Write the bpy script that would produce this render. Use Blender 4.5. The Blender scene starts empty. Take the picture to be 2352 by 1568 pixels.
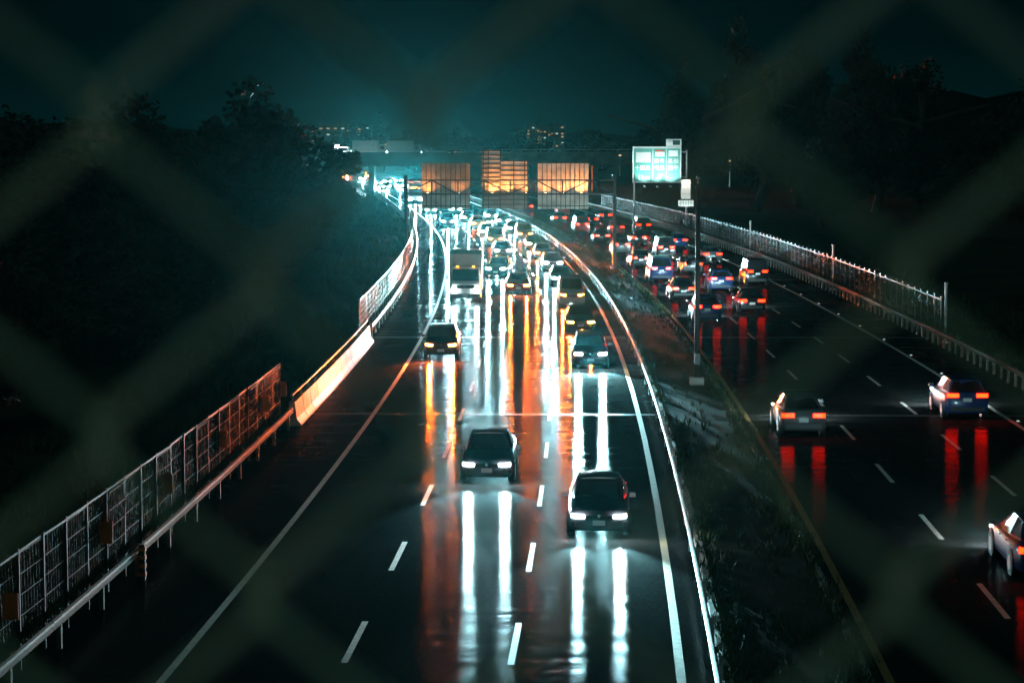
import bpy, bmesh, math, random
from mathutils import Vector, Matrix
R = math.radians
random.seed(7)
S = bpy.context.scene
COL = S.collection

# ------------------------------------------------------------------ camera
CAM_H = 11.45
cam_data = bpy.data.cameras.new('camera')
cam_data.sensor_width = 36.0
cam_data.lens = 74.85
cam_data.clip_start = 0.05
cam_data.clip_end = 6000
cam_data.dof.use_dof = True
cam_data.dof.focus_distance = 130.0
cam_data.dof.aperture_fstop = 6.6
cam = bpy.data.objects.new('camera', cam_data)
COL.objects.link(cam)
cam.location = (0, 0, CAM_H)
cam.rotation_euler = (R(90 - 5.49), 0, 0)
S.camera = cam

# ------------------------------------------------------------------ night sky
W = bpy.data.worlds.new('World'); S.world = W; W.use_nodes = True
wn = W.node_tree; wn.nodes.clear()
w_out = wn.nodes.new('ShaderNodeOutputWorld'); w_bg = wn.nodes.new('ShaderNodeBackground')
w_tc = wn.nodes.new('ShaderNodeTexCoord'); w_sep = wn.nodes.new('ShaderNodeSeparateXYZ')
w_rmp = wn.nodes.new('ShaderNodeValToRGB')
wn.links.new(w_tc.outputs['Generated'], w_sep.inputs[0])
wn.links.new(w_sep.outputs['Z'], w_rmp.inputs[0])
wn.links.new(w_rmp.outputs[0], w_bg.inputs[0]); wn.links.new(w_bg.outputs[0], w_out.inputs[0])
e = w_rmp.color_ramp.elements
e[0].position = 0.0; e[0].color = (0.0005, 0.0100, 0.0108, 1)
e[1].position = 0.5; e[1].color = (0.0001, 0.0020, 0.0023, 1)
k = e.new(0.045); k.color = (0.0002, 0.0040, 0.0045, 1)
k = e.new(0.13); k.color = (0.0001, 0.0024, 0.0028, 1)
w_bg.inputs[1].default_value = 1.0

# dim glow of the night (moon and town), from high behind the camera
sun_d = bpy.data.lights.new('moon', 'SUN'); sun_d.energy = 0.14; sun_d.angle = R(12); sun_d.color = (0.40, 1.0, 0.85)
sun = bpy.data.objects.new('moon', sun_d); COL.objects.link(sun)
sun.rotation_euler = (R(48), 0, R(-14))

S.view_settings.view_transform = 'Standard'; S.view_settings.look = 'None'
S.view_settings.exposure = 0.0; S.view_settings.gamma = 1.0
S.render.engine = 'CYCLES'
cy = S.cycles
cy.use_denoising = True
cy.max_bounces = 3; cy.diffuse_bounces = 1; cy.glossy_bounces = 2; cy.transmission_bounces = 1
cy.use_adaptive_sampling = True; cy.adaptive_threshold = .03
cy.volume_bounces = 0; cy.transparent_max_bounces = 6
cy.sample_clamp_indirect = 4.0
cy.use_light_tree = True

# ------------------------------------------------------------------ helpers
def tag(o, label=None, cat=None, group=None, kind=None):
    if label: o['label'] = label
    if cat: o['category'] = cat
    if group: o['group'] = group
    if kind: o['kind'] = kind
    return o

def link(name, data, parent=None):
    o = bpy.data.objects.new(name, data); COL.objects.link(o)
    if parent is not None: o.parent = parent
    return o

def empty(name, loc=(0, 0, 0), rz=0.0, parent=None):
    o = link(name, None, parent); o.location = loc; o.rotation_euler = (0, 0, rz)
    o.empty_display_size = 0.3
    return o

class MB:
    """collects verts and faces; build() links one mesh object"""
    def __init__(self): self.v = []; self.f = []
    def box(self, c, d, rz=0.0, taper=1.0):
        b = len(self.v); hx, hy, hz = d[0]/2, d[1]/2, d[2]/2
        ca, sa = math.cos(rz), math.sin(rz)
        for z in (-hz, hz):
            t = taper if z > 0 else 1.0
            for x, y in ((-hx, -hy), (hx, -hy), (hx, hy), (-hx, hy)):
                x *= t; y *= t
                self.v.append((c[0]+x*ca-y*sa, c[1]+x*sa+y*ca, c[2]+z))
        for q in ((0,3,2,1), (4,5,6,7), (0,1,5,4), (1,2,6,5), (2,3,7,6), (3,0,4,7)):
            self.f.append(tuple(b+i for i in q))
        return self
    def quad(self, pts):
        b = len(self.v); self.v += [tuple(p) for p in pts]; self.f.append(tuple(range(b, b+len(pts)))); return self
    def tube(self, a, bb, r0, r1=None, n=8, caps=True):
        r1 = r0 if r1 is None else r1
        a = Vector(a); bb = Vector(bb); d = (bb-a)
        if d.length < 1e-6: return self
        d.normalize()
        up = Vector((0,0,1)) if abs(d.z) < .9 else Vector((1,0,0))
        s = d.cross(up).normalized(); t = s.cross(d)
        b = len(self.v)
        for p, r in ((a, r0), (bb, r1)):
            for i in range(n):
                an = 2*math.pi*i/n
                self.v.append(tuple(p + s*(r*math.cos(an)) + t*(r*math.sin(an))))
        for i in range(n):
            j = (i+1) % n; self.f.append((b+i, b+j, b+n+j, b+n+i))
        if caps:
            self.f.append(tuple(b+i for i in reversed(range(n)))); self.f.append(tuple(b+n+i for i in range(n)))
        return self
    def path_tube(self, pts, r, n=6):
        b = len(self.v); N = len(pts); P = [Vector(p) for p in pts]
        for i, p in enumerate(P):
            d = (P[min(i+1, N-1)] - P[max(i-1, 0)]).normalized()
            up = Vector((0,1,0)) if abs(d.y) < .9 else Vector((1,0,0))
            s = d.cross(up).normalized(); t = s.cross(d)
            for k in range(n):
                an = 2*math.pi*k/n
                self.v.append(tuple(p + s*(r*math.cos(an)) + t*(r*math.sin(an))))
        for i in range(N-1):
            for k in range(n):
                j = (k+1) % n
                self.f.append((b+i*n+k, b+i*n+j, b+(i+1)*n+j, b+(i+1)*n+k))
        return self
    def loft(self, rings, caps=True):
        b = len(self.v); n = len(rings[0])
        for r in rings: self.v += [tuple(p) for p in r]
        for i in range(len(rings)-1):
            for k in range(n):
                j = (k+1) % n
                self.f.append((b+i*n+k, b+i*n+j, b+(i+1)*n+j, b+(i+1)*n+k))
        if caps:
            self.f.append(tuple(b+k for k in reversed(range(n))))
            self.f.append(tuple(b+(len(rings)-1)*n+k for k in range(n)))
        return self
    def disc_x(self, c, r, w, n=16):
        return self.tube((c[0]-w/2, c[1], c[2]), (c[0]+w/2, c[1], c[2]), r, r, n)
    def mesh(self, name, mat=None, smooth=False):
        m = bpy.data.meshes.new(name); m.from_pydata(self.v, [], self.f)
        bm = bmesh.new(); bm.from_mesh(m); bmesh.ops.recalc_face_normals(bm, faces=bm.faces); bm.to_mesh(m); bm.free()
        if mat: m.materials.append(mat)
        if smooth:
            for p in m.polygons: p.use_smooth = True
        return m
    def build(self, name, mat=None, parent=None, smooth=False):
        return link(name, self.mesh(name, mat, smooth), parent)

# the axis of the motorway: bends left with a 1.84 km radius, then straightens
AX = []
def _axis():
    x, y = 0.0, -80.0
    x = -1837.03 + math.sqrt(1839.24**2 - (y-136.28)**2)
    hd = math.asin(-(y-136.28)/1839.24)
    s = -80.0; ds = 1.0
    while s < 1500:
        AX.append((x, y, hd))
        kap = 1/1839.24 if s < 290 else 1/5200.0
        hm = hd - kap*ds/2
        x += math.sin(hm)*ds; y += math.cos(hm)*ds; hd -= kap*ds; s += ds
_axis()
def ax(s):
    i = max(0, min(len(AX)-2, int(math.floor(s+80)))); f = s+80-i
    a, b = AX[i], AX[i+1]
    return (a[0]+(b[0]-a[0])*f, a[1]+(b[1]-a[1])*f, a[2]+(b[2]-a[2])*f)
def P(s, u, z=0.0):
    x, y, h = ax(s)
    return Vector((x + u*math.cos(h), y - u*math.sin(h), z))
def head(s): return -ax(s)[2]           # rotation about z of something that points along the road
def px(x, y, Y):
    """world point seen at photo pixel (2352 wide) at ground distance Y"""
    th = R(5.49); a = (x-1176)/4890; b = (784-y)/4890
    d = Vector((a, math.cos(th)+b*math.sin(th), -math.sin(th)+b*math.cos(th)))
    t = Y/d.y
    return Vector((d.x*t, Y, CAM_H+d.z*t))

# ------------------------------------------------------------------ materials
def mat(name, col=(.5,.5,.5), rough=.6, metal=0.0, spec=.5, noise=0.0, nscale=6.0, bump=0.0, bscale=40.0,
        emit=None, estr=0.0, coat=0.0):
    m = bpy.data.materials.new(name); m.use_nodes = True
    nt = m.node_tree; b = nt.nodes['Principled BSDF']
    b.inputs['Base Color'].default_value = (*col, 1); b.inputs['Roughness'].default_value = rough
    b.inputs['Metallic'].default_value = metal; b.inputs['Specular IOR Level'].default_value = spec
    if coat: b.inputs['Coat Weight'].default_value = coat; b.inputs['Coat Roughness'].default_value = .08
    if emit:
        b.inputs['Emission Color'].default_value = (*emit, 1); b.inputs['Emission Strength'].default_value = estr
    if noise > 0 or bump > 0:
        tc = nt.nodes.new('ShaderNodeTexCoord')
    if noise > 0:
        n = nt.nodes.new('ShaderNodeTexNoise'); n.inputs['Scale'].default_value = nscale; n.inputs['Detail'].default_value = 6
        nt.links.new(tc.outputs['Object'], n.inputs['Vector'])
        r = nt.nodes.new('ShaderNodeValToRGB')
        r.color_ramp.elements[0].position = .3; r.color_ramp.elements[1].position = .72
        r.color_ramp.elements[0].color = (*[c*(1-noise) for c in col], 1)
        r.color_ramp.elements[1].color = (*[min(1, c*(1+noise)) for c in col], 1)
        nt.links.new(n.outputs[0], r.inputs[0]); nt.links.new(r.outputs[0], b.inputs['Base Color'])
    if bump > 0:
        n2 = nt.nodes.new('ShaderNodeTexNoise'); n2.inputs['Scale'].default_value = bscale; n2.inputs['Detail'].default_value = 4
        nt.links.new(tc.outputs['Object'], n2.inputs['Vector'])
        bp = nt.nodes.new('ShaderNodeBump'); bp.inputs['Strength'].default_value = bump; bp.inputs['Distance'].default_value = .02
        nt.links.new(n2.outputs[0], bp.inputs['Height']); nt.links.new(bp.outputs[0], b.inputs['Normal'])
    return m

def road_mat(name, col, rough, aniso, band):
    """damp asphalt, brushed across: the gloss runs along the carriageway"""
    m = bpy.data.materials.new(name); m.use_nodes = True
    nt = m.node_tree; b = nt.nodes['Principled BSDF']; L = nt.links.new
    tc = nt.nodes.new('ShaderNodeTexCoord')
    g = nt.nodes.new('ShaderNodeTexNoise'); g.inputs['Scale'].default_value = 9.0; g.inputs['Detail'].default_value = 8
    L(tc.outputs['Object'], g.inputs['Vector'])
    rp = nt.nodes.new('ShaderNodeValToRGB'); rp.color_ramp.elements[0].position = .3; rp.color_ramp.elements[1].position = .75
    rp.color_ramp.elements[0].color = (*[c*.65 for c in col], 1); rp.color_ramp.elements[1].color = (*[c*1.5 for c in col], 1)
    L(g.outputs[0], rp.inputs[0])
    mpl = nt.nodes.new('ShaderNodeMapping'); mpl.inputs['Scale'].default_value = (1.0, .022, 1.0); L(tc.outputs['Object'], mpl.inputs['Vector'])
    nl = nt.nodes.new('ShaderNodeTexNoise'); nl.inputs['Scale'].default_value = .9; nl.inputs['Detail'].default_value = 5; L(mpl.outputs[0], nl.inputs['Vector'])
    mrl = nt.nodes.new('ShaderNodeMapRange'); mrl.inputs['From Min'].default_value = .32; mrl.inputs['From Max'].default_value = .68
    mrl.inputs['To Min'].default_value = .45; mrl.inputs['To Max'].default_value = 1.25; L(nl.outputs[0], mrl.inputs[0])
    mp = nt.nodes.new('ShaderNodeMapping'); mp.inputs['Scale'].default_value = (.05, 1.0, 1.0)
    L(tc.outputs['Object'], mp.inputs['Vector'])
    n = nt.nodes.new('ShaderNodeTexNoise'); n.inputs['Scale'].default_value = 1.3; n.inputs['Detail'].default_value = 9; n.inputs['Roughness'].default_value = .68
    L(mp.outputs[0], n.inputs['Vector'])
    mr = nt.nodes.new('ShaderNodeMapRange'); mr.inputs['From Min'].default_value = .3; mr.inputs['From Max'].default_value = .7
    mr.inputs['To Min'].default_value = rough-band; mr.inputs['To Max'].default_value = rough+band
    L(n.outputs[0], mr.inputs[0])
    mr2 = nt.nodes.new('ShaderNodeMapRange'); mr2.inputs['From Min'].default_value = .34; mr2.inputs['From Max'].default_value = .66
    mr2.inputs['To Min'].default_value = .25; mr2.inputs['To Max'].default_value = 1.0
    L(n.outputs[0], mr2.inputs[0])
    mt_ = nt.nodes.new('ShaderNodeMath'); mt_.operation = 'MULTIPLY'; L(mr2.outputs[0], mt_.inputs[0]); L(mrl.outputs[0], mt_.inputs[1])
    bp = nt.nodes.new('ShaderNodeBump'); bp.inputs['Strength'].default_value = .10; bp.inputs['Distance'].default_value = .01
    g2 = nt.nodes.new('ShaderNodeTexNoise'); g2.inputs['Scale'].default_value = 60; L(tc.outputs['Object'], g2.inputs['Vector'])
    L(g2.outputs[0], bp.inputs['Height'])
    g3 = nt.nodes.new('ShaderNodeTexNoise'); g3.inputs['Scale'].default_value = 1.6; g3.inputs['Detail'].default_value = 3; L(tc.outputs['Object'], g3.inputs['Vector'])
    bp3 = nt.nodes.new('ShaderNodeBump'); bp3.inputs['Strength'].default_value = 1.0; bp3.inputs['Distance'].default_value = .012
    L(g3.outputs[0], bp3.inputs['Height']); L(bp.outputs[0], bp3.inputs['Normal']); bp = bp3
    df = nt.nodes.new('ShaderNodeBsdfDiffuse'); L(rp.outputs[0], df.inputs['Color']); L(bp.outputs[0], df.inputs['Normal'])
    gl = nt.nodes.new('ShaderNodeBsdfAnisotropic'); gl.distribution = 'BECKMANN'; gl.inputs['Anisotropy'].default_value = aniso
    gl.inputs['Color'].default_value = (.14,.14,.14,1)
    cx = nt.nodes.new('ShaderNodeCombineXYZ'); cx.inputs[1].default_value = 1.0; L(cx.outputs[0], gl.inputs['Tangent'])
    L(mr.outputs[0], gl.inputs['Roughness']); L(bp.outputs[0], gl.inputs['Normal'])
    fr = nt.nodes.new('ShaderNodeFresnel'); fr.inputs['IOR'].default_value = 1.38
    mu = nt.nodes.new('ShaderNodeMath'); mu.operation = 'MULTIPLY'; L(fr.outputs[0], mu.inputs[0]); L(mt_.outputs[0], mu.inputs[1])
    mx = nt.nodes.new('ShaderNodeMixShader'); L(mu.outputs[0], mx.inputs[0]); L(df.outputs[0], mx.inputs[1]); L(gl.outputs[0], mx.inputs[2])
    nt.nodes.remove(b); L(mx.outputs[0], nt.nodes['Material Output'].inputs['Surface'])
    return m

def light_mat(name, col, strength, base=(.3,.3,.3)):
    m = bpy.data.materials.new(name); m.use_nodes = True
    nt = m.node_tree; b = nt.nodes['Principled BSDF']
    b.inputs['Base Color'].default_value = (*base,1); b.inputs['Roughness'].default_value = .2
    b.inputs['Emission Color'].default_value = (*col, 1); b.inputs['Emission Strength'].default_value = strength
    return m

M = {}
M['asphalt'] = road_mat('asphalt', (.022,.025,.025), .178, -.42, .03)
M['deck'] = road_mat('bridge_deck', (.026,.029,.028), .178, -.42, .04)
M['paint'] = mat('road_paint', (.62,.62,.56), .55, noise=.28, nscale=5)
M['yellow_paint'] = mat('yellow_road_paint', (.36,.24,.08), .55, noise=.3, nscale=5)
M['soil'] = mat('soil', (.030,.036,.022), .95, spec=.1, noise=.5, nscale=.6, bump=.6, bscale=6)
M['ground'] = mat('ground', (.024,.034,.020), .95, spec=.1, noise=.5, nscale=.15)
M['concrete'] = mat('concrete', (.34,.33,.30), .75, noise=.25, nscale=2.0, bump=.3, bscale=30)
M['dark_concrete'] = mat('grimy_concrete', (.13,.13,.12), .85, noise=.3, nscale=.5)
M['pale_concrete'] = mat('pale_painted_concrete', (.40,.38,.34), .6, noise=.22, nscale=3.0, bump=.3, bscale=25)
M['galv'] = mat('galvanised_steel', (.36,.37,.36), .42, metal=.55, noise=.2, nscale=7)
M['steel_dark'] = mat('dark_painted_steel', (.05,.055,.055), .5, metal=.3, noise=.2, nscale=5)
M['weathered'] = mat('weathered_steel', (.09,.08,.065), .7, metal=.2, noise=.35, nscale=5)
M['black_steel'] = mat('black_painted_steel', (.02,.022,.022), .6, noise=.3, nscale=4)
M['wire'] = mat('fence_wire', (.72,.70,.55), .55, metal=.0, noise=.2, nscale=60)
M['mesh_panel'] = mat('fence_mesh', (.014,.017,.016), .6, metal=.2, noise=.3, nscale=4)
M['sign_back'] = mat('sign_back_aluminium', (.44,.40,.33), .5, metal=.25, noise=.35, nscale=1.2)
M['sign_green'] = mat('sign_green', (.10,.40,.35), .5, noise=.1, nscale=3)
M['sign_dark'] = mat('sign_dark_green', (.004,.06,.045), .5)
M['sign_white'] = mat('sign_white', (.82,.84,.82), .5)
M['sign_red'] = mat('sign_red', (.70,.10,.03), .5)
M['leaf'] = mat('foliage', (.022,.036,.020), .7, spec=.25, noise=.5, nscale=.8)
M['leaf2'] = mat('foliage_dark', (.016,.028,.017), .7, spec=.25, noise=.5, nscale=.8)
M['bark'] = mat('bark', (.06,.05,.04), .9, spec=.1, noise=.3, nscale=4)
M['grass'] = mat('grass', (.035,.055,.022), .8, spec=.15, noise=.4, nscale=2)
M['tyre'] = mat('tyre_rubber', (.016,.016,.017), .8)
M['rim'] = mat('alloy_rim', (.45,.46,.47), .35, metal=.8)
M['glass'] = mat('car_glass', (.012,.016,.018), .16, spec=.5)
M['trim'] = mat('black_trim', (.02,.02,.021), .5)
M['chrome'] = mat('chrome', (.6,.6,.6), .2, metal=1.0)
M['plate'] = mat('number_plate', (.75,.75,.72), .5)
M['hill'] = mat('far_hill', (.012,.020,.016), 1.0, spec=0, noise=.4, nscale=.01)
M['block'] = mat('apartment_render', (.16,.16,.15), .85, noise=.2, nscale=.2)
M['box_white'] = mat('white_box_body', (.70,.71,.70), .45, noise=.08, nscale=2)
M['tarp'] = mat('orange_tarpaulin', (.60,.13,.03), .6, noise=.25, nscale=1.5)
HEAD_STR = 1200.0
M['lamp_white'] = light_mat('headlamp_cool_white', (.80,.95,1.0), HEAD_STR)
M['lamp_amber'] = light_mat('headlamp_amber', (1.0,.13,.012), HEAD_STR*.4)
M['lamp_warm'] = light_mat('headlamp_warm_white', (1.0,.80,.55), HEAD_STR)
M['tail_red'] = light_mat('tail_lamp_red', (1.0,.0060,.0004), 40.0, (.2,.01,.005))
M['tail_bright'] = light_mat('brake_lamp_red', (1.0,.0035,.0003), 90.0, (.2,.01,.005))
M['marker_amber'] = light_mat('marker_lamp_amber', (1.0,.22,.02), 18.0)
M['stud'] = light_mat('road_stud_added_glow', (.85,1.0,.9), .55)  # weak glow added so the reflector studs show as bright dots
M['street'] = light_mat('street_lamp_lens', (.9,1.0,1.0), 60.0)
M['window_warm'] = light_mat('lit_window_warm', (1.0,.50,.18), .45)
M['window_cool'] = light_mat('lit_window_cool', (.75,1.0,.95), .55)
M['hill_lamp'] = light_mat('far_lamp_amber', (1.0,.50,.20), 2.2)
M['added_lamp'] = light_mat('added_lamp_lens', (1.0,.75,.45), 14.0)  # lens of the lamps added on the gantry
PAINTS = {
 'white': mat('car_paint_white', (.70,.71,.70), .35, coat=.6), 'silver': mat('car_paint_silver', (.42,.43,.44), .35, metal=.5, coat=.6),
 'black': mat('car_paint_black', (.012,.012,.014), .3, coat=.8), 'grey': mat('car_paint_grey', (.14,.145,.15), .35, metal=.3, coat=.6),
 'blue': mat('car_paint_blue', (.02,.05,.16), .35, coat=.7), 'red': mat('car_paint_red', (.28,.02,.015), .35, coat=.7),
}

# ------------------------------------------------------------------ ground, carriageways, markings
def strip(name, u0, u1, s0, s1, z, m, step=4.0, parent=None, uz=None, nu=1):
    v = []; f = []; n = max(1, int(round((s1-s0)/step)))
    for i in range(n+1):
        s = s0+(s1-s0)*i/n
        for j in range(nu+1):
            v.append(tuple(P(s, u0+(u1-u0)*j/nu, z)))
    for i in range(n):
        for j in range(nu):
            a = i*(nu+1)+j; f.append((a, a+1, a+nu+2, a+nu+1))
    me = bpy.data.meshes.new(name); me.from_pydata(v, [], f); me.materials.append(m)
    return link(name, me, parent)

g = MB().quad([(-2500,-150,-.12), (2500,-150,-.12), (2500,4200,-.12), (-2500,4200,-.12)]).build('ground', M['ground'])
tag(g, kind='structure')

road_l = empty('road_oncoming'); tag(road_l, 'grey damp carriageway left of the median', None, None, 'structure')
strip('pavement', -10.6, 4.55, -60, 88, 0, M['asphalt'], parent=road_l)
strip('bridge_deck', -10.6, 4.55, 88, 122, 0.0, M['deck'], parent=road_l)
strip('pavement', -10.6, 4.55, 122, 1000, 0, M['asphalt'], parent=road_l)
road_r = empty('road_outgoing'); tag(road_r, 'dark carriageway right of the median', None, None, 'structure')
strip('pavement', 7.7, 22.0, -60, 1000, 0, M['asphalt'], parent=road_r)

def prism_strip(name, prof, s0, s1, m, parent=None, step=4.0, caps=True):
    """sweep a closed (u,z) profile along the road"""
    n = max(1, int(round((s1-s0)/step)))
    rings = [[P(s0+(s1-s0)*i/n, u, z) for u, z in prof] for i in range(n+1)]
    return MB().loft(rings, caps).build(name, m, parent)

strip('edge_line', -7.40, -7.22, -60, 1000, .005, M['paint'], parent=road_l)
strip('edge_line', 3.58, 3.78, -60, 1000, .005, M['yellow_paint'], parent=road_l)
strip('edge_line', 7.98, 8.18, -60, 1000, .005, M['yellow_paint'], parent=road_r)
strip('edge_line', 18.6, 18.8, -60, 1000, .005, M['paint'], parent=road_r)
dash_phase = 48.0
def dashes(u, parent, s0, s1, phase):
    s = phase - 10*int((phase-s0)/10)
    while s < s1:
        strip('lane_dash', u-.075, u+.075, s-2, s+2, .005, M['paint'], step=2.0, parent=parent); s += 10
dashes(-3.65, road_l, 30, 330, 48); dashes(0.0, road_l, 30, 330, 48)
dashes(11.65, road_r, 30, 330, 53); dashes(15.2, road_r, 30, 330, 50.5)
for sj in (88.0, 122.0):
    for par, a, b in ((road_l, -10.4, 4.5), (road_r, 7.75, 21.9)):
        mb = MB(); n = 8
        for i in range(n):
            u0, u1 = a+(b-a)*i/n, a+(b-a)*(i+1)/n
            for off, w in ((-.16, .10), (.10, .10)):
                mb.quad([P(sj+off, u0, .007), P(sj+off, u1, .007), P(sj+off+w, u1, .007), P(sj+off+w, u0, .007)])
        mb.build('expansion_joint', M['galv'], par)
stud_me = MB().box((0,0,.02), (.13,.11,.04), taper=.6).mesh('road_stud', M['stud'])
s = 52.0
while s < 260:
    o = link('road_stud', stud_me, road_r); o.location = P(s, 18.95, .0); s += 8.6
s = 55.0

# median: kerbs, soil and rough grass
med = empty('median_strip'); tag(med, 'dark planted median between the carriageways', None, None, 'structure')
prism_strip('kerb', [(4.55,-.1),(4.55,.13),(4.75,.14),(4.75,-.1)], -60, 700, M['concrete'], med)
prism_strip('kerb', [(7.5,-.1),(7.5,.14),(7.7,.13),(7.7,-.1)], -60, 700, M['concrete'], med)
strip('soil', 4.75, 7.5, -60, 700, .10, M['soil'], parent=med)

def blades(name, n, place, h0, h1, m, label, cat):
    v = []; f = []; tuft = None
    for q in range(n):
        if q % 14 == 0: tuft = (place(), random.uniform(.35, 1.0)**1.3, random.uniform(.05, .4))
        (s, u, z), hk, sp = tuft
        s += random.gauss(0, sp*1.6); u += random.gauss(0, sp*.5)
        p = P(s, u, z); a = random.random()*6.28; h = random.uniform(h0, h1)*hk; w = h*.10+.008
        dx, dy = math.cos(a)*w, math.sin(a)*w; lx, ly = random.gauss(0, h*.35), random.gauss(0, h*.35)
        b = len(v); v += [(p.x-dx, p.y-dy, p.z), (p.x+dx, p.y+dy, p.z), (p.x+lx, p.y+ly, p.z+h)]; f.append((b, b+1, b+2))
    me = bpy.data.meshes.new(name); me.from_pydata(v, [], f); me.materials.append(m)
    return tag(link(name, me), label, cat, None, 'stuff')
blades('grass', 26000, lambda: (40+260*random.random()**1.6, random.choice([random.uniform(4.7, 7.75), random.gauss(7.55, .13), random.gauss(4.75, .1)]), .09),
       .12, .42, M['grass'], 'rough low grass growing on the dark median', 'grass')
blades('verge_grass', 26000, lambda: (40+380*random.random()**1.3, -10.9-random.random()**1.5*9, -.1),
       .3, 1.0, M['grass'], 'tall rough grass on the verge behind the left fence', 'grass')
blades('verge_grass', 14000, lambda: (70+300*random.random()**1.3, 22.4+random.random()**1.5*9, -.1),
       .3, .9, M['grass'], 'rough grass on the bank behind the right fence', 'grass')

# ------------------------------------------------------------------ guard rails and fences
WB = [(-.02,.60),(.035,.63),(.05,.67),(.0,.71),(.0,.74),(.05,.78),(.035,.82),(-.02,.85),(-.035,.85),(-.035,.60)]
def guard_rail(name, u, s0, s1, side, label, post_step=4.0, m=None, post_h=.86, squash=1.0):
    """W-beam on posts; side=+1: the beam faces +u"""
    m = m or M['galv']
    root = empty(name, tuple(P(s0, u))); tag(root, label, 'guard rail')
    inv = root.location.copy()
    s = s0
    while s < s1-1:
        e1 = min(s1, s+16)
        o = prism_strip('beam', [(u+side*(.02+a), .85-(.85-z)*squash) for a, z in WB], s, e1-.03, m, None)
        o.parent = root; o.location = -inv; s += 16
    pm = MB().box((0,0,post_h/2-.1), (.11,.13,post_h+.2)).box((side*.03,0,.72),(.10,.1,.22)).mesh('post', m)
    s = s0+1
    while s < s1:
        o = link('post', pm, root); o.location = P(s, u-side*.09)-inv; o.rotation_euler = (0,0,head(s)); s += post_step
    return root
guard_rail('guard_rail', 4.32, 34, 330, -1, 'long steel guard rail along the median beside the oncoming lanes', squash=.5)
guard_rail('guard_rail', -10.12, 30, 83.5, 1, 'dim steel guard rail at lower left, before the pale parapet', m=M['weathered'])
guard_rail('guard_rail', -10.12, 121, 420, 1, 'bright curved steel guard rail beyond the pale parapet on the left', 3.0)
guard_rail('guard_rail', 21.35, 40, 420, -1, 'steel guard rail on close posts along the right shoulder', 1.6, m=M['weathered'])

# pale bridge parapet on the left, ribbed panels
par = empty('bridge_parapet', tuple(P(84, -10.1))); tag(par, 'pale ribbed concrete parapet glowing orange beside the left shoulder', 'parapet')
inv = par.location.copy()
s = 84.2; i = 0
while s < 119:
    o = prism_strip('panel', [(-10.32,-.1),(-9.86,-.1),(-9.86,.08),(-10.02,.30),(-10.10,.95),(-10.32,.95)], s, s+2.42, M['pale_concrete'], None, 1.3)
    o.parent = par; o.location = -inv; s += 2.5; i += 1
o = prism_strip('hand_rail', [(-10.28,1.20),(-10.18,1.20),(-10.18,1.27),(-10.28,1.27)], 84.2, 119, M['galv'], None); o.parent = par; o.location = -inv
pm = MB().box((0,0,1.07),(.06,.06,.27)).mesh('rail_post', M['galv'])
s = 84.6
while s < 119:
    o = link('rail_post', pm, par); o.location = P(s, -10.23)-inv; s += 2.5

# tall fence on the near left: frames, dark panels, small plates
def panel_fence(name, u, s0, s1, h, step, label, mpanel, cap=False, z0=.25, bars=0, toprail=.05, mframe=None):
    mf = mframe or M['galv']
    root = empty(name, tuple(P(s0, u))); tag(root, label, 'fence'); inv = root.location.copy()
    n = int(round((s1-s0)/step))
    pm = MB().box((0,0,h/2),(.07,.07,h+.1))
    pm = pm.mesh('fence_post', mf)
    cm = MB().box((0,0,h+.11),(.12,.12,.12),taper=.5).mesh('post_cap', M['galv'])
    pan = MB()
    # welded grid: horizontal and vertical rods of one bay, bay along +Y
    nb = bars or 16
    for k in range(nb):
        y = .08+(step-.16)*k/(nb-1); pan.box((0,y,(h+z0)/2),(.014,.014,h-z0))
    for k in range(6):
        z = z0+(h-z0-.08)*k/5; pan.box((.012,step/2,z),(.014,step-.1,.014))
    pan = pan.mesh('mesh_panel', mpanel)
    rail = MB().box((0,step/2,h-.02),(toprail,step-.02,toprail)).mesh('top_rail', mf)
    for i in range(n+1):
        s = s0+step*i
        o = link('fence_post', pm, root); o.location = P(s,u)-inv; o.rotation_euler = (0,0,head(s))
        if cap: o = link('post_cap', cm, root); o.location = P(s,u)-inv
        if i < n:
            a, b = P(s,u), P(s+step,u); d = b-a; rz = math.atan2(-d.x, d.y)
            for nm, me in (('mesh_panel', pan), ('top_rail', rail)):
                o = link(nm, me, root); o.location = a-inv; o.rotation_euler = (0, R(random.gauss(0,1.3)) if nm == 'mesh_panel' else 0, rz+R(random.gauss(0,.5)))
    return root
pf = panel_fence('panel_fence', -10.55, 33, 83, 2.6, 2.0, 'tall dark mesh fence with small plates behind the lower left guard rail', M['mesh_panel'], mframe=M['black_steel'], bars=9)
inv = pf.location.copy()
plm = MB().box((0,0,0),(.34,.03,.56)).box((0,-.02,0),(.26,.012,.46)).mesh('plate', M['tarp'])
for s in (52.5, 60.0, 69.0, 78.5, 83.0, 44.0):
    o = link('plate', plm, pf); o.location = P(s,-10.44,1.62)-inv; o.rotation_euler = (0,0,head(s))
panel_fence('panel_fence', -10.5, 117, 262, 2.55, 2.5, 'bright mesh fence curving along the left shoulder beyond the parapet', M['mesh_panel'], z0=1.0)
panel_fence('panel_fence', 21.8, 119, 330, 2.45, 2.0, 'long dark fence with pale post caps on the right shoulder', M['mesh_panel'], cap=True, mframe=M['black_steel'], bars=7)
# pale tall posts in the right fence
for i, (s, lab) in enumerate(((119, 'nearest pale post standing where the right fence begins'), (160, 'second pale post standing up from the right fence'), (205, 'third pale post up the right fence, beside the lamp pole'))):
    o = MB().box((0,0,1.6),(.12,.12,3.4)).box((0,0,3.34),(.18,.18,.08)).box((0,0,.05),(.3,.3,.12)).build('marker_post', M['pale_concrete'])
    o.location = P(s, 22.05); tag(o, lab, 'post', 'pale posts of the right fence')
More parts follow.
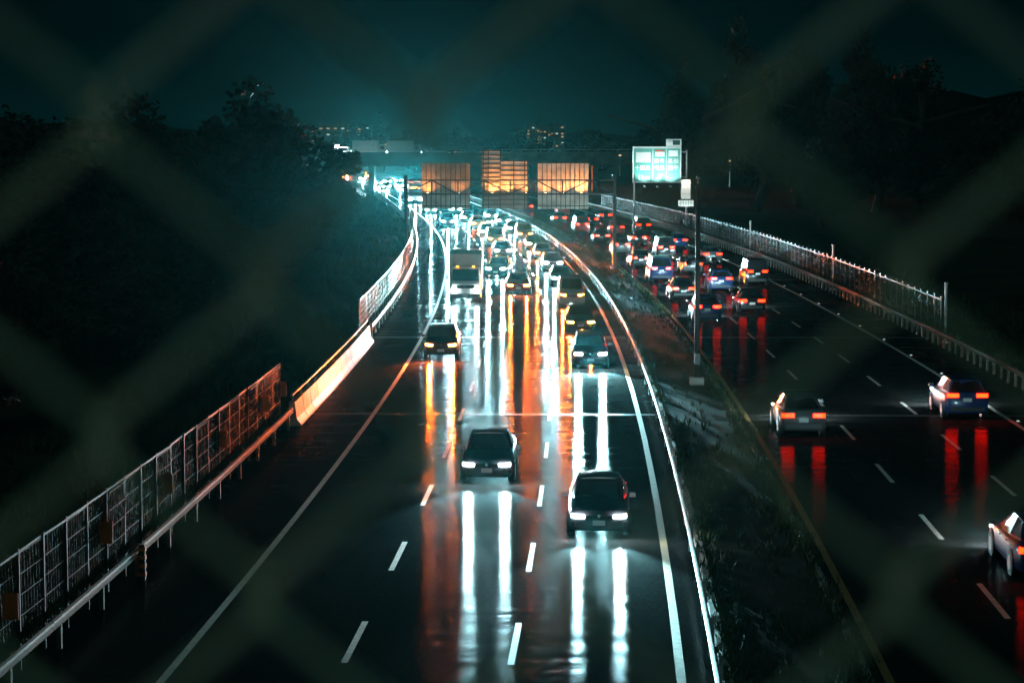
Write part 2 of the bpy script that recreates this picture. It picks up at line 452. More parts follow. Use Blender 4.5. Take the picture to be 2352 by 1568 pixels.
# reflective end post at the lower left rail
ep = empty('rail_end_post', tuple(P(54.5,-9.98))); tag(ep, 'small orange striped post beside the lower left guard rail', 'post')
MB().box((0,0,.45),(.16,.16,.95)).build('pole', M['trim'], ep)
for k in range(4): MB().box((0,-.0,.16+.22*k),(.20,.20,.10)).build('stripe', M['tarp'], ep)

# ------------------------------------------------------------------ sign gantry over the oncoming lanes
GY = 184.0
def spot(name, parent, loc, target, power, col, size, blend=.6, rad=.06):
    ld = bpy.data.lights.new(name, 'SPOT'); ld.energy = power; ld.color = col
    ld.spot_size = R(size); ld.spot_blend = blend; ld.shadow_soft_size = rad
    o = link(name, ld, parent); o.location = loc
    d = Vector(target)-Vector(loc); o.rotation_euler = d.to_track_quat('-Z','Y').to_euler()
    return o
gan = empty('sign_gantry', (0, GY, 0)); tag(gan, 'dark steel truss gantry spanning the oncoming lanes on two posts', 'gantry')
GX0, GX1 = -9.15, 8.85
ZT, ZB = 7.72, 6.52
for x in (GX0, GX1):
    MB().tube((x,0,-.1),(x,0,8.1),.17,.14,12).box((x,0,.15),(.7,.7,.3)).box((x,0,8.12),(.4,.4,.06)).build('post', M['steel_dark'], gan)
for z in (ZT, ZB):
    for dy in (-.3, .3):
        MB().box(((GX0+GX1)/2, dy, z), (GX1-GX0-.02, .11, .11)).build('chord', M['steel_dark'], gan)
n = 8; dx = (GX1-GX0)/n
for i in range(n+1):
    x = GX0+dx*i
    if 0 < i < n:
        MB().box((x,-.3,(ZT+ZB)/2),(.13,.09,ZT-ZB-.11)).build('truss_vertical', M['steel_dark'], gan)
    MB().box((x if 0 < i < n else x+(.2 if i == 0 else -.2), 0, ZB), (.08,.49,.08)).build('cross_tie', M['steel_dark'], gan)
    if i < n:
        a, b = ((x, ZB), (x+dx, ZT)) if i % 2 == 0 else ((x, ZT), (x+dx, ZB))
        MB().tube((a[0],-.36,a[1]),(b[0],-.36,b[1]),.055,.055,6).build('truss_diagonal', M['steel_dark'], gan)

def sign_board(name, x0, x1, z0, z1, ribs, label, slats=None):
    root = empty(name, ((x0+x1)/2, GY+1.25, z0)); tag(root, label, 'sign', 'sign boards on the gantry')
    w, h = x1-x0, z1-z0
    # back sheet made of upright aluminium planks with stiffening ribs between
    pw = w/ribs
    for i in range(ribs):
        MB().box((-w/2+pw*(i+.5), .02, h/2), (pw-.03, .05, h)).build('plank', M['sign_back'], root)
    for i in range(1, ribs):
        MB().box((-w/2+pw*i, -.045, h/2), (.06, .07, h-.02)).build('rib', M['steel_dark'], root)
    for z in (.25,):
        MB().box((0, -.11, z), (w-.1, .05, .08)).build('stiffener', M['steel_dark'], root)
    return root, w, h
sb1 = sign_board('sign_board', -7.87, -3.62, 5.2, 9.15, 10, 'wide ribbed sign back at the left end of the gantry')
sb3 = sign_board('sign_board', 2.23, 6.66, 5.2, 9.15, 11, 'bright ribbed sign back at the right end of the gantry')
root = empty('sign_board', (-.6, GY+1.25, 5.2)); tag(root, 'taller stepped sign back with rows of slats over mid gantry', 'sign', 'sign boards on the gantry')
for (a, b, z1) in ((-2.0, -.42, 5.05), (-.40, 2.0, 4.15)):
    rows = int(round(z1/.40)); rh = z1/rows
    for k in range(rows):
        MB().box(((a+b)/2, .03, rh*(k+.5)), (b-a, .06, rh-.05)).build('slat', M['sign_back'], root)
        MB().box(((a+b)/2, -.025, rh*(k+1)-.02), (b-a, .05, .07)).build('rail', M['steel_dark'], root)
for x, z1 in ((-1.9,5.3),(-1.45,5.2),(-.42,5.2),(.75,4.2),(1.7,4.2),(1.95,4.2)):
    MB().box((x,-.17,z1/2),(.09,.07,z1)).build('upright', M['steel_dark'], root)
# added lamps on short arms, put in to brighten the sign backs
fk = 0
for x, pw in ((-7.3,1100), (-4.6,600), (-1.7,4200), (-.4,2600), (1.2,1700), (2.9,1100), (4.4,1500), (6.0,2800)):
    fl = empty('added_gantry_lamp', (x, GY+.40, ZB)); fk += 1
    tag(fl, ('small added warm lamp on an arm of the gantry, %s from the left' % ['first','second','third','fourth','fifth','sixth','seventh','eighth'][fk-1]), 'lamp', 'added lamps on the gantry')
    MB().box((0,.42,-.03),(.05,.72,.05)).build('arm', M['steel_dark'], fl)
    MB().box((0,0,.04),(.22,.16,.10)).build('housing', M['steel_dark'], fl)
    MB().box((0,.02,.095),(.16,.10,.012)).build('lens', M['added_lamp'], fl)
    spot('lamp_beam', fl, (0,.03,.13), (0,.9,1.7), pw*.22, (1.0,.34,.09), 130, .8, .05)

# ------------------------------------------------------------------ poles in the median
dp = empty('detector_pole', tuple(P(98, 6.7))); tag(dp, 'tall dark pole in the median carrying round detectors', 'pole')
MB().box((0,0,.2),(.62,.62,.5)).build('base', M['concrete'], dp)
MB().tube((0,0,.4),(0,0,9.3),.135,.10,14).box((0,0,.47),(.4,.4,.04)).build('shaft', M['steel_dark'], dp, True)
MB().box((0,-.16,1.3),(.26,.16,.5)).build('cabinet', M['steel_dark'], dp)
MB().box((0,-.12,5.78),(1.6,.07,.07)).build('cross_arm', M['steel_dark'], dp)
for x, z in ((-.72,5.88),(-.42,5.74),(.22,5.9),(.72,5.84)):
    MB().tube((x,-.42,z),(x,-.05,z),.13,.15,14).build('detector', M['trim'], dp, True)
MB().tube((0,0,9.3),(0,0,9.55),.03,.03,6).box((0,0,9.58),(.16,.16,.08)).build('finial', M['galv'], dp)
wp = empty('marker_pole', tuple(P(150, 6.4))); tag(wp, 'slim dark pole with a pale top beside the right end of the gantry', 'pole')
MB().tube((0,0,0),(0,0,6.6),.07,.06,10).box((0,0,.06),(.35,.35,.14)).build('shaft', M['steel_dark'], wp)
MB().tube((0,0,6.6),(0,0,8.4),.065,.06,10).build('white_sleeve', M['sign_white'], wp)
MB().tube((0,0,8.4),(0,0,8.7),.02,.02,6).box((0,0,8.75),(.12,.12,.08)).build('tip', M['galv'], wp)

# ------------------------------------------------------------------ green direction sign on the right
SY = 281.0
bl = px(1453, 420, SY); tr = px(1565, 337, SY)
sg = empty('direction_sign', (bl.x, SY, bl.z)); tag(sg, 'lit green direction sign with white border above the right shoulder', 'sign')
SWd, SHt = tr.x-bl.x, tr.z-bl.z
MB().box((SWd/2,.05,SHt/2),(SWd,.10,SHt)).build('backing', M['galv'], sg)
MB().box((SWd/2,-.02,SHt/2),(SWd-.02,.03,SHt-.02)).build('border', M['sign_white'], sg)
# green face in three columns of plates
cols = [(.16, 2.62), (2.66, 4.42), (4.46, SWd-.16)]
for a, b in cols:
    MB().box(((a+b)/2,-.045,1.25),(b-a-.01,.02,2.2)).build('plate', M['sign_green'], sg)
    MB().box(((a+b)/2,-.045,SHt/2+1.05),(b-a-.01,.02,SHt-2.6)).build('plate', M['sign_green'], sg)
def bar(x, z, w, h, m='sign_white', nm='glyph', y=-.066, rot=0.0):
    o = MB().box((0,0,0),(w,.014,h)).build(nm, M[m], sg); o.location = (x,y,z); o.rotation_euler = (0,rot,0); return o
def glyph(x, z, sz, pat):
    mb = MB(); t = sz*.15
    for (kind, a, b, c) in pat:
        if kind == 'h': mb.box((((b+c)/2-.5)*sz,0,(a-.5)*sz),((c-b)*sz,.014,t))
        else: mb.box(((a-.5)*sz,-.0009,((b+c)/2-.5)*sz),(t,.014,(c-b)*sz))
    o = mb.build('glyph', M['sign_white'], sg); o.location = (x,-.066,z)
TEN = [('h',.55,0,1),('v',.5,0,1)]
D1 = [('h',.93,0,1),('h',.5,0,1),('h',.07,0,1),('v',.07,0,1),('v',.93,0,1),('v',.5,.1,.9)]
D2 = [('h',.93,0,1),('h',.62,.1,.9),('h',.35,0,1),('v',.5,0,1),('v',.15,.05,.5),('v',.85,.05,.5),('h',.07,0,1)]
D3 = [('h',.9,.1,.9),('h',.6,0,1),('v',.5,0,1),('h',.3,.1,.9),('v',.2,.3,.9),('v',.8,0,.6)]
MID = [('h',.85,.05,.95),('h',.45,.05,.95),('v',.08,.45,.85),('v',.92,.45,.85),('v',.5,0,1)]
bar(1.38, 3.35, 1.95, 1.35, nm='display_box')
for x, p_ in ((.60,TEN),(1.30,D1),(2.0,D2)): glyph(x, 1.98, .60, p_)
for x, p_ in ((3.15,D3),(3.85,D2)): glyph(x, 1.98, .60, p_); 
for x, p_ in ((3.15,D1),(3.85,D3)): glyph(x, 2.88, .58, p_)
for x, p_ in ((4.95,D1),(5.68,MID)): glyph(x, 1.98, .60, p_)
for x, p_ in ((4.95,D2),(5.68,D1)): glyph(x, 2.88, .58, p_)
bar(3.55, 3.75, 1.25, .62, nm='display_box'); bar(5.32, 3.85, 1.2, .8, nm='display_box')
bar(3.55, 4.20, 1.20, .16, 'sign_red', 'red_strip')
bar(2.64, 2.7, .09, 3.4, nm='divider')
for dxx in (-.16, .16): bar(3.55+dxx, .82, .17, .72, nm='arrow_stroke', rot=R(22))
bar(3.72, 1.12, .5, .14, nm='arrow_stroke')
tx = bpy.data.curves.new('distance_text','FONT'); tx.body = '1km'; tx.size = .95; tx.extrude = .006; tx.align_x = 'CENTER'
tx.materials.append(M['sign_white']); tmp = bpy.data.objects.new('tmp', tx); COL.objects.link(tmp)
txm = bpy.data.meshes.new_from_object(tmp.evaluated_get(bpy.context.evaluated_depsgraph_get())); bpy.data.objects.remove(tmp)
to = link('distance_text', txm, sg); to.location = (1.45,-.064,.42); to.rotation_euler = (R(90),0,0)
# small tab board on top, at the right
tb0 = px(1530, 337, SY)
MB().box((tb0.x-bl.x+1.0,.05,SHt+.50),(2.0,.09,.98)).build('tab_board', M['sign_white'], sg)
MB().box((tb0.x-bl.x+1.35,-.005,SHt+.52),(.95,.03,.62)).build('tab_dark_field', M['sign_dark'], sg)
for k in range(2): glyph(tb0.x-bl.x+.32+.36*k, SHt+.5, .32, D1)
# post and arms
pxp = px(1577, 500, SY).x - bl.x
MB().tube((pxp,.35,-bl.z-.1),(pxp,.35,SHt-.4),.16,.12,12).box((pxp,.35,-bl.z+.2),(.8,.8,.4)).build('post', M['galv'], sg)
for z in (.7, SHt-.7): MB().box((pxp/2,.24,z),(pxp,.14,.14)).build('arm', M['galv'], sg)
for k, (x, pw) in enumerate(((1.5,800),(3.2,1000),(4.9,1700))):  # added lamps on arms to brighten the green face; none seen here
    MB().box((x,-.75,-.45),(.05,1.5,.05)).box((x,-1.5,-.42),(.30,.16,.12)).build('added_lamp_arm', M['galv'], sg)
    spot('added_sign_beam', sg, (x,-1.5,-.30), (x+.1,-.06,SHt*.62), pw, (.80,1.0,.95), 105, .7, .06)
# two small boards lower on the same side
for (x0,y0,x1,y1,nm,lab,rows,cl) in ((1565,413,1586,457,'notice_board','narrow tall white notice board under the green sign',4,1),
                                  (1558,460,1593,474,'notice_board','wide low white notice board below the narrow one',2,6)):
    a = px(x0,y1,SY-3); b = px(x1,y0,SY-3)
    nb = empty(nm, (a.x,SY-3,a.z)); tag(nb, lab, 'sign'); w, h = b.x-a.x, b.z-a.z
    MB().box((w/2,.03,h/2),(w,.06,h)).build('board', M['sign_white'], nb)
    for i in range(1,rows): MB().box((w/2,-.006,h*i/rows),(w-.1,.012,.04)).build('line', M['sign_dark'] if cl>1 else M['galv'], nb)
    for i in range(1,cl): MB().box((w*i/cl,-.007,h/2),(.05,.012,h-.1)).build('line', M['sign_dark'], nb)
    MB().tube((w/2,.15,-a.z-.1),(w/2,.15,h*.8),.06,.06,8).build('post', M['galv'], nb)
    spot('added_sign_beam', nb, (w/2,-1.2,h+.35 if cl==1 else -.5), (w/2,0,h*.45), 300 if cl==1 else 150, (1.0,.86,.74) if cl==1 else (.8,1,.95), 110, .7, .05)  # bare added light on the board, without a lamp body

# ------------------------------------------------------------------ far overpass, its traffic, lamps
OY = 452.0
ov = empty('overpass', (0, OY, 0)); tag(ov, 'dark concrete overpass crossing the motorway far ahead', 'bridge')
MB().box((0,0,6.55),(190,11,1.5)).build('deck', M['dark_concrete'], ov)
for sy in (-5.4, 5.4):
    MB().box((0,sy,7.75),(190,.25,.88)).build('parapet', M['dark_concrete'], ov)
for k in range(48):
    MB().tube((-94+4*k,-5.4,8.2),(-94+4*k,-5.4,8.75),.04,.04,6).build('rail_post', M['galv'], ov)
MB().box((0,-5.4,8.78),(190,.07,.07)).build('hand_rail', M['galv'], ov)
for gx in range(5):
    MB().box((0,-4.6+2.3*gx,5.55),(190,.5,.5)).build('girder', M['dark_concrete'], ov)
for x in (-29.5, -6.0, 2.0, 17.5, 60, -62):
    MB().box((x,0,2.6),(1.1,8,5.4)).build('pier', M['dark_concrete'], ov)
for i,(x,lab) in enumerate(((-39.6,'left of the two white street lamps beyond the overpass'),(-37.2,'right of the two white street lamps beyond the overpass'))):
    sl = empty('street_lamp', (x, OY-2.0, 7.3)); tag(sl, lab, 'lamp', 'white lamps at the overpass')
    MB().tube((0,0,0),(0,0,2.35),.07,.05,8).build('pole', M['galv'], sl)
    MB().box((.35,0,2.4),(.9,.22,.10)).build('head', M['galv'], sl)
    MB().box((.45,-.05,2.32),(.6,.3,.05)).build('lens', M['street'], sl)
    spot('lamp_beam', sl, (.5,-1.5,2.4), (18,1,1.2), 26000, (.85,1,1), 60, .6, .1)

# ------------------------------------------------------------------ vehicles, parked in time: +Y is forward
def car_ring(y, w, zb, zt):
    h = [(0,zb),(w*.84,zb),(w*.97,zb+.10),(w,zb+.38*(zt-zb)),(w*.985,zt-.15*(zt-zb)-.03),(w*.90,zt-.03),(w*.5,zt+.008),(0,zt+.02)]
    return [(x,y,z) for x,z in h] + [(-x,y,z) for x,z in reversed(h[1:-1])]
KINDS_ = {
 'sedan': dict(L=4.6, body=[(2.30,.60,.32,.60),(2.22,.76,.22,.70),(1.95,.86,.18,.78),(1.4,.89,.17,.87),(.85,.89,.17,.95),(-.3,.90,.17,.97),(-1.2,.90,.17,.99),(-1.8,.88,.18,1.03),(-2.18,.82,.22,1.03),(-2.30,.72,.34,.95)],
   base=[(.74,.95,.94),(.82,.25,.96),(.82,-.85,.98),(.72,-1.85,1.02)], roof=[(.56,.12,1.40),(.60,-.25,1.455),(.59,-.8,1.45),(.54,-1.15,1.40)], wy=(1.38,-1.36), wr=.33, lz=.66, tz=.84),
 'hatchback': dict(L=4.2, body=[(2.10,.60,.34,.66),(2.02,.76,.24,.78),(1.75,.86,.20,.88),(1.3,.89,.19,.98),(.85,.90,.19,1.05),(-.3,.91,.19,1.07),(-1.2,.91,.19,1.09),(-1.8,.89,.20,1.10),(-2.03,.84,.24,1.08),(-2.10,.76,.36,1.0)],
   base=[(.76,.98,1.03),(.83,.3,1.06),(.83,-.9,1.08),(.76,-1.98,1.08)], roof=[(.60,.22,1.54),(.64,-.15,1.60),(.63,-1.2,1.59),(.58,-1.62,1.54)], wy=(1.28,-1.26), wr=.34, lz=.76, tz=1.0),
 'van': dict(L=4.9, body=[(2.45,.70,.36,.85),(2.38,.82,.26,.95),(2.15,.90,.22,1.08),(1.7,.92,.20,1.16),(1.4,.93,.20,1.18),(0,.93,.20,1.2),(-1.2,.93,.20,1.2),(-2.0,.93,.22,1.2),(-2.38,.90,.26,1.2),(-2.45,.86,.36,1.15)],
   base=[(.80,1.75,1.15),(.88,1.1,1.18),(.88,-1.3,1.2),(.85,-2.40,1.2)], roof=[(.70,.95,1.88),(.74,.5,1.95),(.74,-1.5,1.95),(.72,-2.25,1.90)], wy=(1.55,-1.5), wr=.34, lz=.84, tz=1.1),
}
VCACHE = {}
def quad_inset(q, k, off):
    q = [Vector(p) for p in q]; c = sum(q, Vector())/len(q)
    n = (q[1]-q[0]).cross(q[2]-q[0]).normalized()
    if n.dot(c-Vector((0,0,.6))) < 0: n = -n
    return [c+(p-c)*k+n*off for p in q]
def wheel_parts(x, y, r):
    sx = 1 if x > 0 else -1
    return (MB().disc_x((x,y,r), r, .21, 18), MB().disc_x((x+sx*.095,y,r), r*.62, .04, 10))
def vehicle_meshes(kind, paint, lamp, tail):
    key = (kind, paint, lamp, tail)
    if key in VCACHE: return VCACHE[key]
    out = []      # (name, mesh, parent index or None)
    def add(name, mb, m, parent=None, smooth=False): out.append((name, mb.mesh(name, m, smooth), parent)); return len(out)-1
    if kind in KINDS_:
        K = KINDS_[kind]; L = K['L']; B = K['body']; hl = L/2
        add('body', MB().loft([car_ring(*b) for b in B]), PAINTS[paint], None, True)
        b, r = K['base'], K['roof']; mb = MB()
        for i in range(3):
            for sx in (1,-1):
                mb.quad([(sx*b[i][0],b[i][1],b[i][2]-.03),(sx*b[i+1][0],b[i+1][1],b[i+1][2]-.03),(sx*r[i+1][0],r[i+1][1],r[i+1][2]),(sx*r[i][0],r[i][1],r[i][2])])
            mb.quad([(r[i][0],r[i][1],r[i][2]),(r[i+1][0],r[i+1][1],r[i+1][2]),(0,r[i+1][1],r[i+1][2]+.035),(0,r[i][1],r[i][2]+.035)])
            mb.quad([(-r[i][0],r[i][1],r[i][2]),(-r[i+1][0],r[i+1][1],r[i+1][2]),(0,r[i+1][1],r[i+1][2]+.035),(0,r[i][1],r[i][2]+.035)])
        for i in (0,3):
            mb.quad([(b[i][0],b[i][1],b[i][2]-.03),(-b[i][0],b[i][1],b[i][2]-.03),(-r[i][0],r[i][1],r[i][2]),(0,r[i][1],r[i][2]+.035),(r[i][0],r[i][1],r[i][2])])
        add('cabin', mb, PAINTS[paint])
        def pane(name, i, j=None, sx=0):
            if sx == 0: q = [(b[i][0],b[i][1],b[i][2]),(-b[i][0],b[i][1],b[i][2]),(-r[i][0],r[i][1],r[i][2]),(r[i][0],r[i][1],r[i][2])]
            else: q = [(sx*b[i][0],b[i][1],b[i][2]),(sx*b[j][0],b[j][1],b[j][2]),(sx*r[j][0],r[j][1],r[j][2]),(sx*r[i][0],r[i][1],r[i][2])]
            add(name, MB().quad(quad_inset(q, .88, .010)), M['glass'])
        pane('windscreen', 0); pane('rear_window', 3)
        for sx in (1,-1):
            pane('side_window', 0, 1, sx); pane('side_window', 1, 2, sx); pane('side_window', 2, 3, sx)
        for sx in (1,-1):
            for y in K['wy']:
                add('wheel_arch', MB().disc_x((sx*.80,y,K['wr']+.01), K['wr']+.055, .22, 18), M['trim'])
                t, rm = wheel_parts(sx*.815, y, K['wr'])
                w = add('wheel', t, M['tyre']); add('rim', rm, M['rim'], w)
            add('mirror', MB().box((sx*.99,b[0][1]-.22,b[0][2]+.08),(.20,.10,.13),taper=.8), PAINTS[paint])
            # lamps wrap round the corners
            f0, f1 = B[0], B[1]; zl = K['lz']
            hb = MB().quad([(sx*.42,hl+.006,zl-.07),(sx*.60,f0[0]+.006,zl-.07),(sx*.60,f0[0]+.006,zl+.03),(sx*.42,hl+.006,zl+.03)])
            hb.quad([(sx*.60,f0[0]+.006,zl-.07),(sx*.785,f1[0]+.004,zl-.055),(sx*.785,f1[0]+.004,zl+.055),(sx*.60,f0[0]+.006,zl+.03)])
            add('headlight', hb, M[lamp])
            zt = K['tz']; rz0 = B[-1]; rz1 = B[-2]
            tb = MB().quad([(sx*.36,-hl-.006,zt-.09),(sx*.72,-hl-.006,zt-.10),(sx*.72,-hl-.006,zt+.055),(sx*.36,-hl-.006,zt+.055)])
            tb.quad([(sx*.72,-hl-.006,zt-.10),(sx*.83,rz1[0]-.004,zt-.10),(sx*.83,rz1[0]-.004,zt+.06),(sx*.72,-hl-.006,zt+.055)])
            add('tail_light', tb, M[tail])
        for x0 in (-.55, .05):
            p0 = Vector((x0, b[0][1]+.02, b[0][2]+.015)); p1 = Vector((x0+.42, b[0][1]-.10, b[0][2]+.10)); add('wiper', MB().tube(p0, p1, .010, .008, 5), M['trim'])
        for sx in (1,-1):
            add('fog_lamp_recess', MB().box((sx*.60,hl-.055,.40),(.20,.05,.09)), M['trim'])
            for y in (.05,-.85): add('door_handle', MB().box((sx*.905,y,K['lz']+.17),(.03,.18,.03)), M['chrome'])
        add('badge', MB().tube((0,hl+.015,K['lz']+.0),(0,hl+.03,K['lz']+.0),.05,.05,10), M['chrome'])
        add('grille', MB().box((0,hl+.004,K['lz']-.06),(.74,.03,.15)), M['trim'])
        add('lower_intake', MB().box((0,hl-.03,.36),(1.05,.05,.12)), M['trim'])
        add('number_plate', MB().box((0,hl+.02,.46),(.36,.015,.15)), M['plate'])
        add('number_plate', MB().box((0,-hl-.012,K['tz']-.2),(.36,.015,.15)), M['plate'])
        add('rear_bumper', MB().box((0,-hl+.02,.42),(1.36,.12,.16)), M['trim'])
    elif kind == 'box truck':
        add('cab', MB().loft([[(x*sc,y,z0+(z1-z0)*t) for x,t in ((-1,0),(1,0),(1,.45),(.93,1),(-.93,1),(-1,.45))] for (y,sc,z0,z1) in
             ((3.55,1.0,.45,1.35),(3.52,1.04,.42,1.5),(3.30,1.05,.42,2.45),(2.0,1.05,.42,2.5))]), PAINTS[paint])
        add('cargo_box', MB().box((0,-.85,2.05),(2.3,5.4,2.5)), M['box_white'] if paint != 'red' else M['tarp'])
        add('chassis', MB().box((0,-.4,.62),(.9,6.6,.3)), M['trim'])
        add('windscreen', MB().quad(quad_inset([(-1.0,3.535,1.5),(1.0,3.535,1.5),(.95,3.32,2.38),(-.95,3.32,2.38)],.92,.02)), M['glass'])
        for sx in (1,-1):
            add('side_window', MB().quad([(sx*1.06,3.15,1.5),(sx*1.06,2.3,1.5),(sx*1.02,2.3,2.2),(sx*1.02,3.0,2.2)]), M['glass'])
            add('headlight', MB().box((sx*.78,3.565,.86),(.34,.03,.17)), M[lamp])
            add('marker_lamp', MB().box((sx*.55,3.36,2.52),(.16,.06,.06)), M['marker_amber'])
            add('mirror', MB().box((sx*1.25,3.3,1.8),(.16,.10,.45)), M['trim'])
            add('tail_light', MB().box((sx*.85,-3.57,.85),(.36,.03,.16)), M[tail])
            for y in (2.65,-2.2):
                t, rm = wheel_parts(sx*.98, y, .44); w = add('wheel', t, M['tyre']); add('rim', rm, M['rim'], w)
        add('bumper', MB().box((0,3.56,.5),(2.05,.12,.28)), PAINTS['grey'])
        add('grille', MB().box((0,3.575,1.12),(1.2,.02,.22)), M['trim'])
        add('number_plate', MB().box((0,3.63,.5),(.36,.012,.16)), M['plate'])
        add('rear_door', MB().box((-.57,-3.56,2.05),(1.1,.03,2.4)), M['box_white']); add('rear_door', MB().box((.57,-3.56,2.05),(1.1,.03,2.4)), M['box_white'])
    else:   # bus
        add('body', MB().loft([[(x*sc,y,z0+(z1-z0)*t) for x,t in ((-1.2,0),(1.2,0),(1.25,.5),(1.12,1),(-1.12,1),(-1.25,.5))] for (y,sc,z0,z1) in
             ((5.95,.96,.40,2.95),(5.8,1.0,.34,3.25),(-5.8,1.0,.34,3.25),(-5.95,.97,.40,3.1))]), PAINTS[paint])
        add('windscreen', MB().quad([(-1.1,5.99,1.35),(1.1,5.99,1.35),(1.05,5.985,2.6),(-1.05,5.985,2.6)]), M['glass'])
        add('destination_panel', MB().box((0,5.955,2.78),(1.5,.05,.22)), M['marker_amber'])
        add('rear_window', MB().quad([(-.95,-5.99,1.7),(.95,-5.99,1.7),(.9,-5.985,2.6),(-.9,-5.985,2.6)]), M['glass'])
        for sx in (1,-1):
            for k in range(6):
                y = 4.6-1.7*k
                add('side_window', MB().quad([(sx*1.262,y,1.5),(sx*1.262,y-1.5,1.5),(sx*1.21,y-1.5,2.55),(sx*1.21,y,2.55)]), M['glass'])
            add('headlight', MB().box((sx*.88,5.99,.78),(.40,.03,.20)), M[lamp])
            add('tail_light', MB().box((sx*.95,-5.99,.95),(.26,.03,.34)), M[tail])
            add('mirror', MB().box((sx*1.42,5.9,2.2),(.16,.12,.45)), M['trim'])
            for y in (3.7,-3.4):
                t, rm = wheel_parts(sx*1.14, y, .50); w = add('wheel', t, M['tyre']); add('rim', rm, M['rim'], w)
        add('bumper', MB().box((0,5.98,.48),(2.2,.08,.25)), M['trim'])
        add('number_plate', MB().box((0,6.03,.48),(.38,.012,.16)), M['plate'])
    VCACHE[key] = out
    return out

FRONT = {'sedan': (2.32,.65,.60), 'hatchback': (2.12,.75,.60), 'van': (2.47,.83,.62), 'box truck': (3.62,.86,.78), 'bus': (6.02,.78,.88)}
BEAMS = {}
BEAM_W = 9000.0
def beam(lamp, k):
    key = (lamp, round(k,3))
    if key not in BEAMS:
        ld = bpy.data.lights.new('headlight_beam', 'SPOT'); ld.energy = BEAM_W*k
        ld.color = {'lamp_white': (.42,.90,1.0), 'lamp_amber': (1.0,.125,.012), 'lamp_warm': (1.0,.82,.58)}[lamp]
        ld.spot_size = R(44 if lamp != 'lamp_amber' else 72); ld.spot_blend = .9; ld.shadow_soft_size = .07
        BEAMS[key] = ld
    return BEAMS[key]
SKIP_FAR = {'rim','wheel_arch','mirror','number_plate','lower_intake','rear_bumper','grille','wiper','fog_lamp_recess','door_handle','badge'}
def vehicle(kind, paint, lamp, s, u, away, label, group, tail='tail_red', power=1.0, yaw=0.0, far=False, loc=None, rz=None, tilt=-7.0):
    root = empty(kind.replace(' ','_'), tuple(P(s,u)) if loc is None else loc, ((head(s) + (0 if away else math.pi)) if rz is None else rz)+R(yaw))
    tag(root, label, {'sedan':'car','hatchback':'car','van':'van','box truck':'truck','bus':'bus'}[kind], group)
    made = []
    for name, me, par in vehicle_meshes(kind, paint, lamp, tail):
        if far and name in SKIP_FAR: made.append(None); continue
        o = link(name, me, root if par is None else made[par]); made.append(o)
    fy, fz, fx = FRONT[kind]
    xs = (() if away else (0.0,)) if far else (-fx, fx)
    for x in xs:
        o = link('headlight_beam', beam(lamp, power*(2.0 if far else 1.0)), root)
        o.location = (x, fy+.06, fz); o.rotation_euler = (R(90+tilt), 0, 0)
    return root

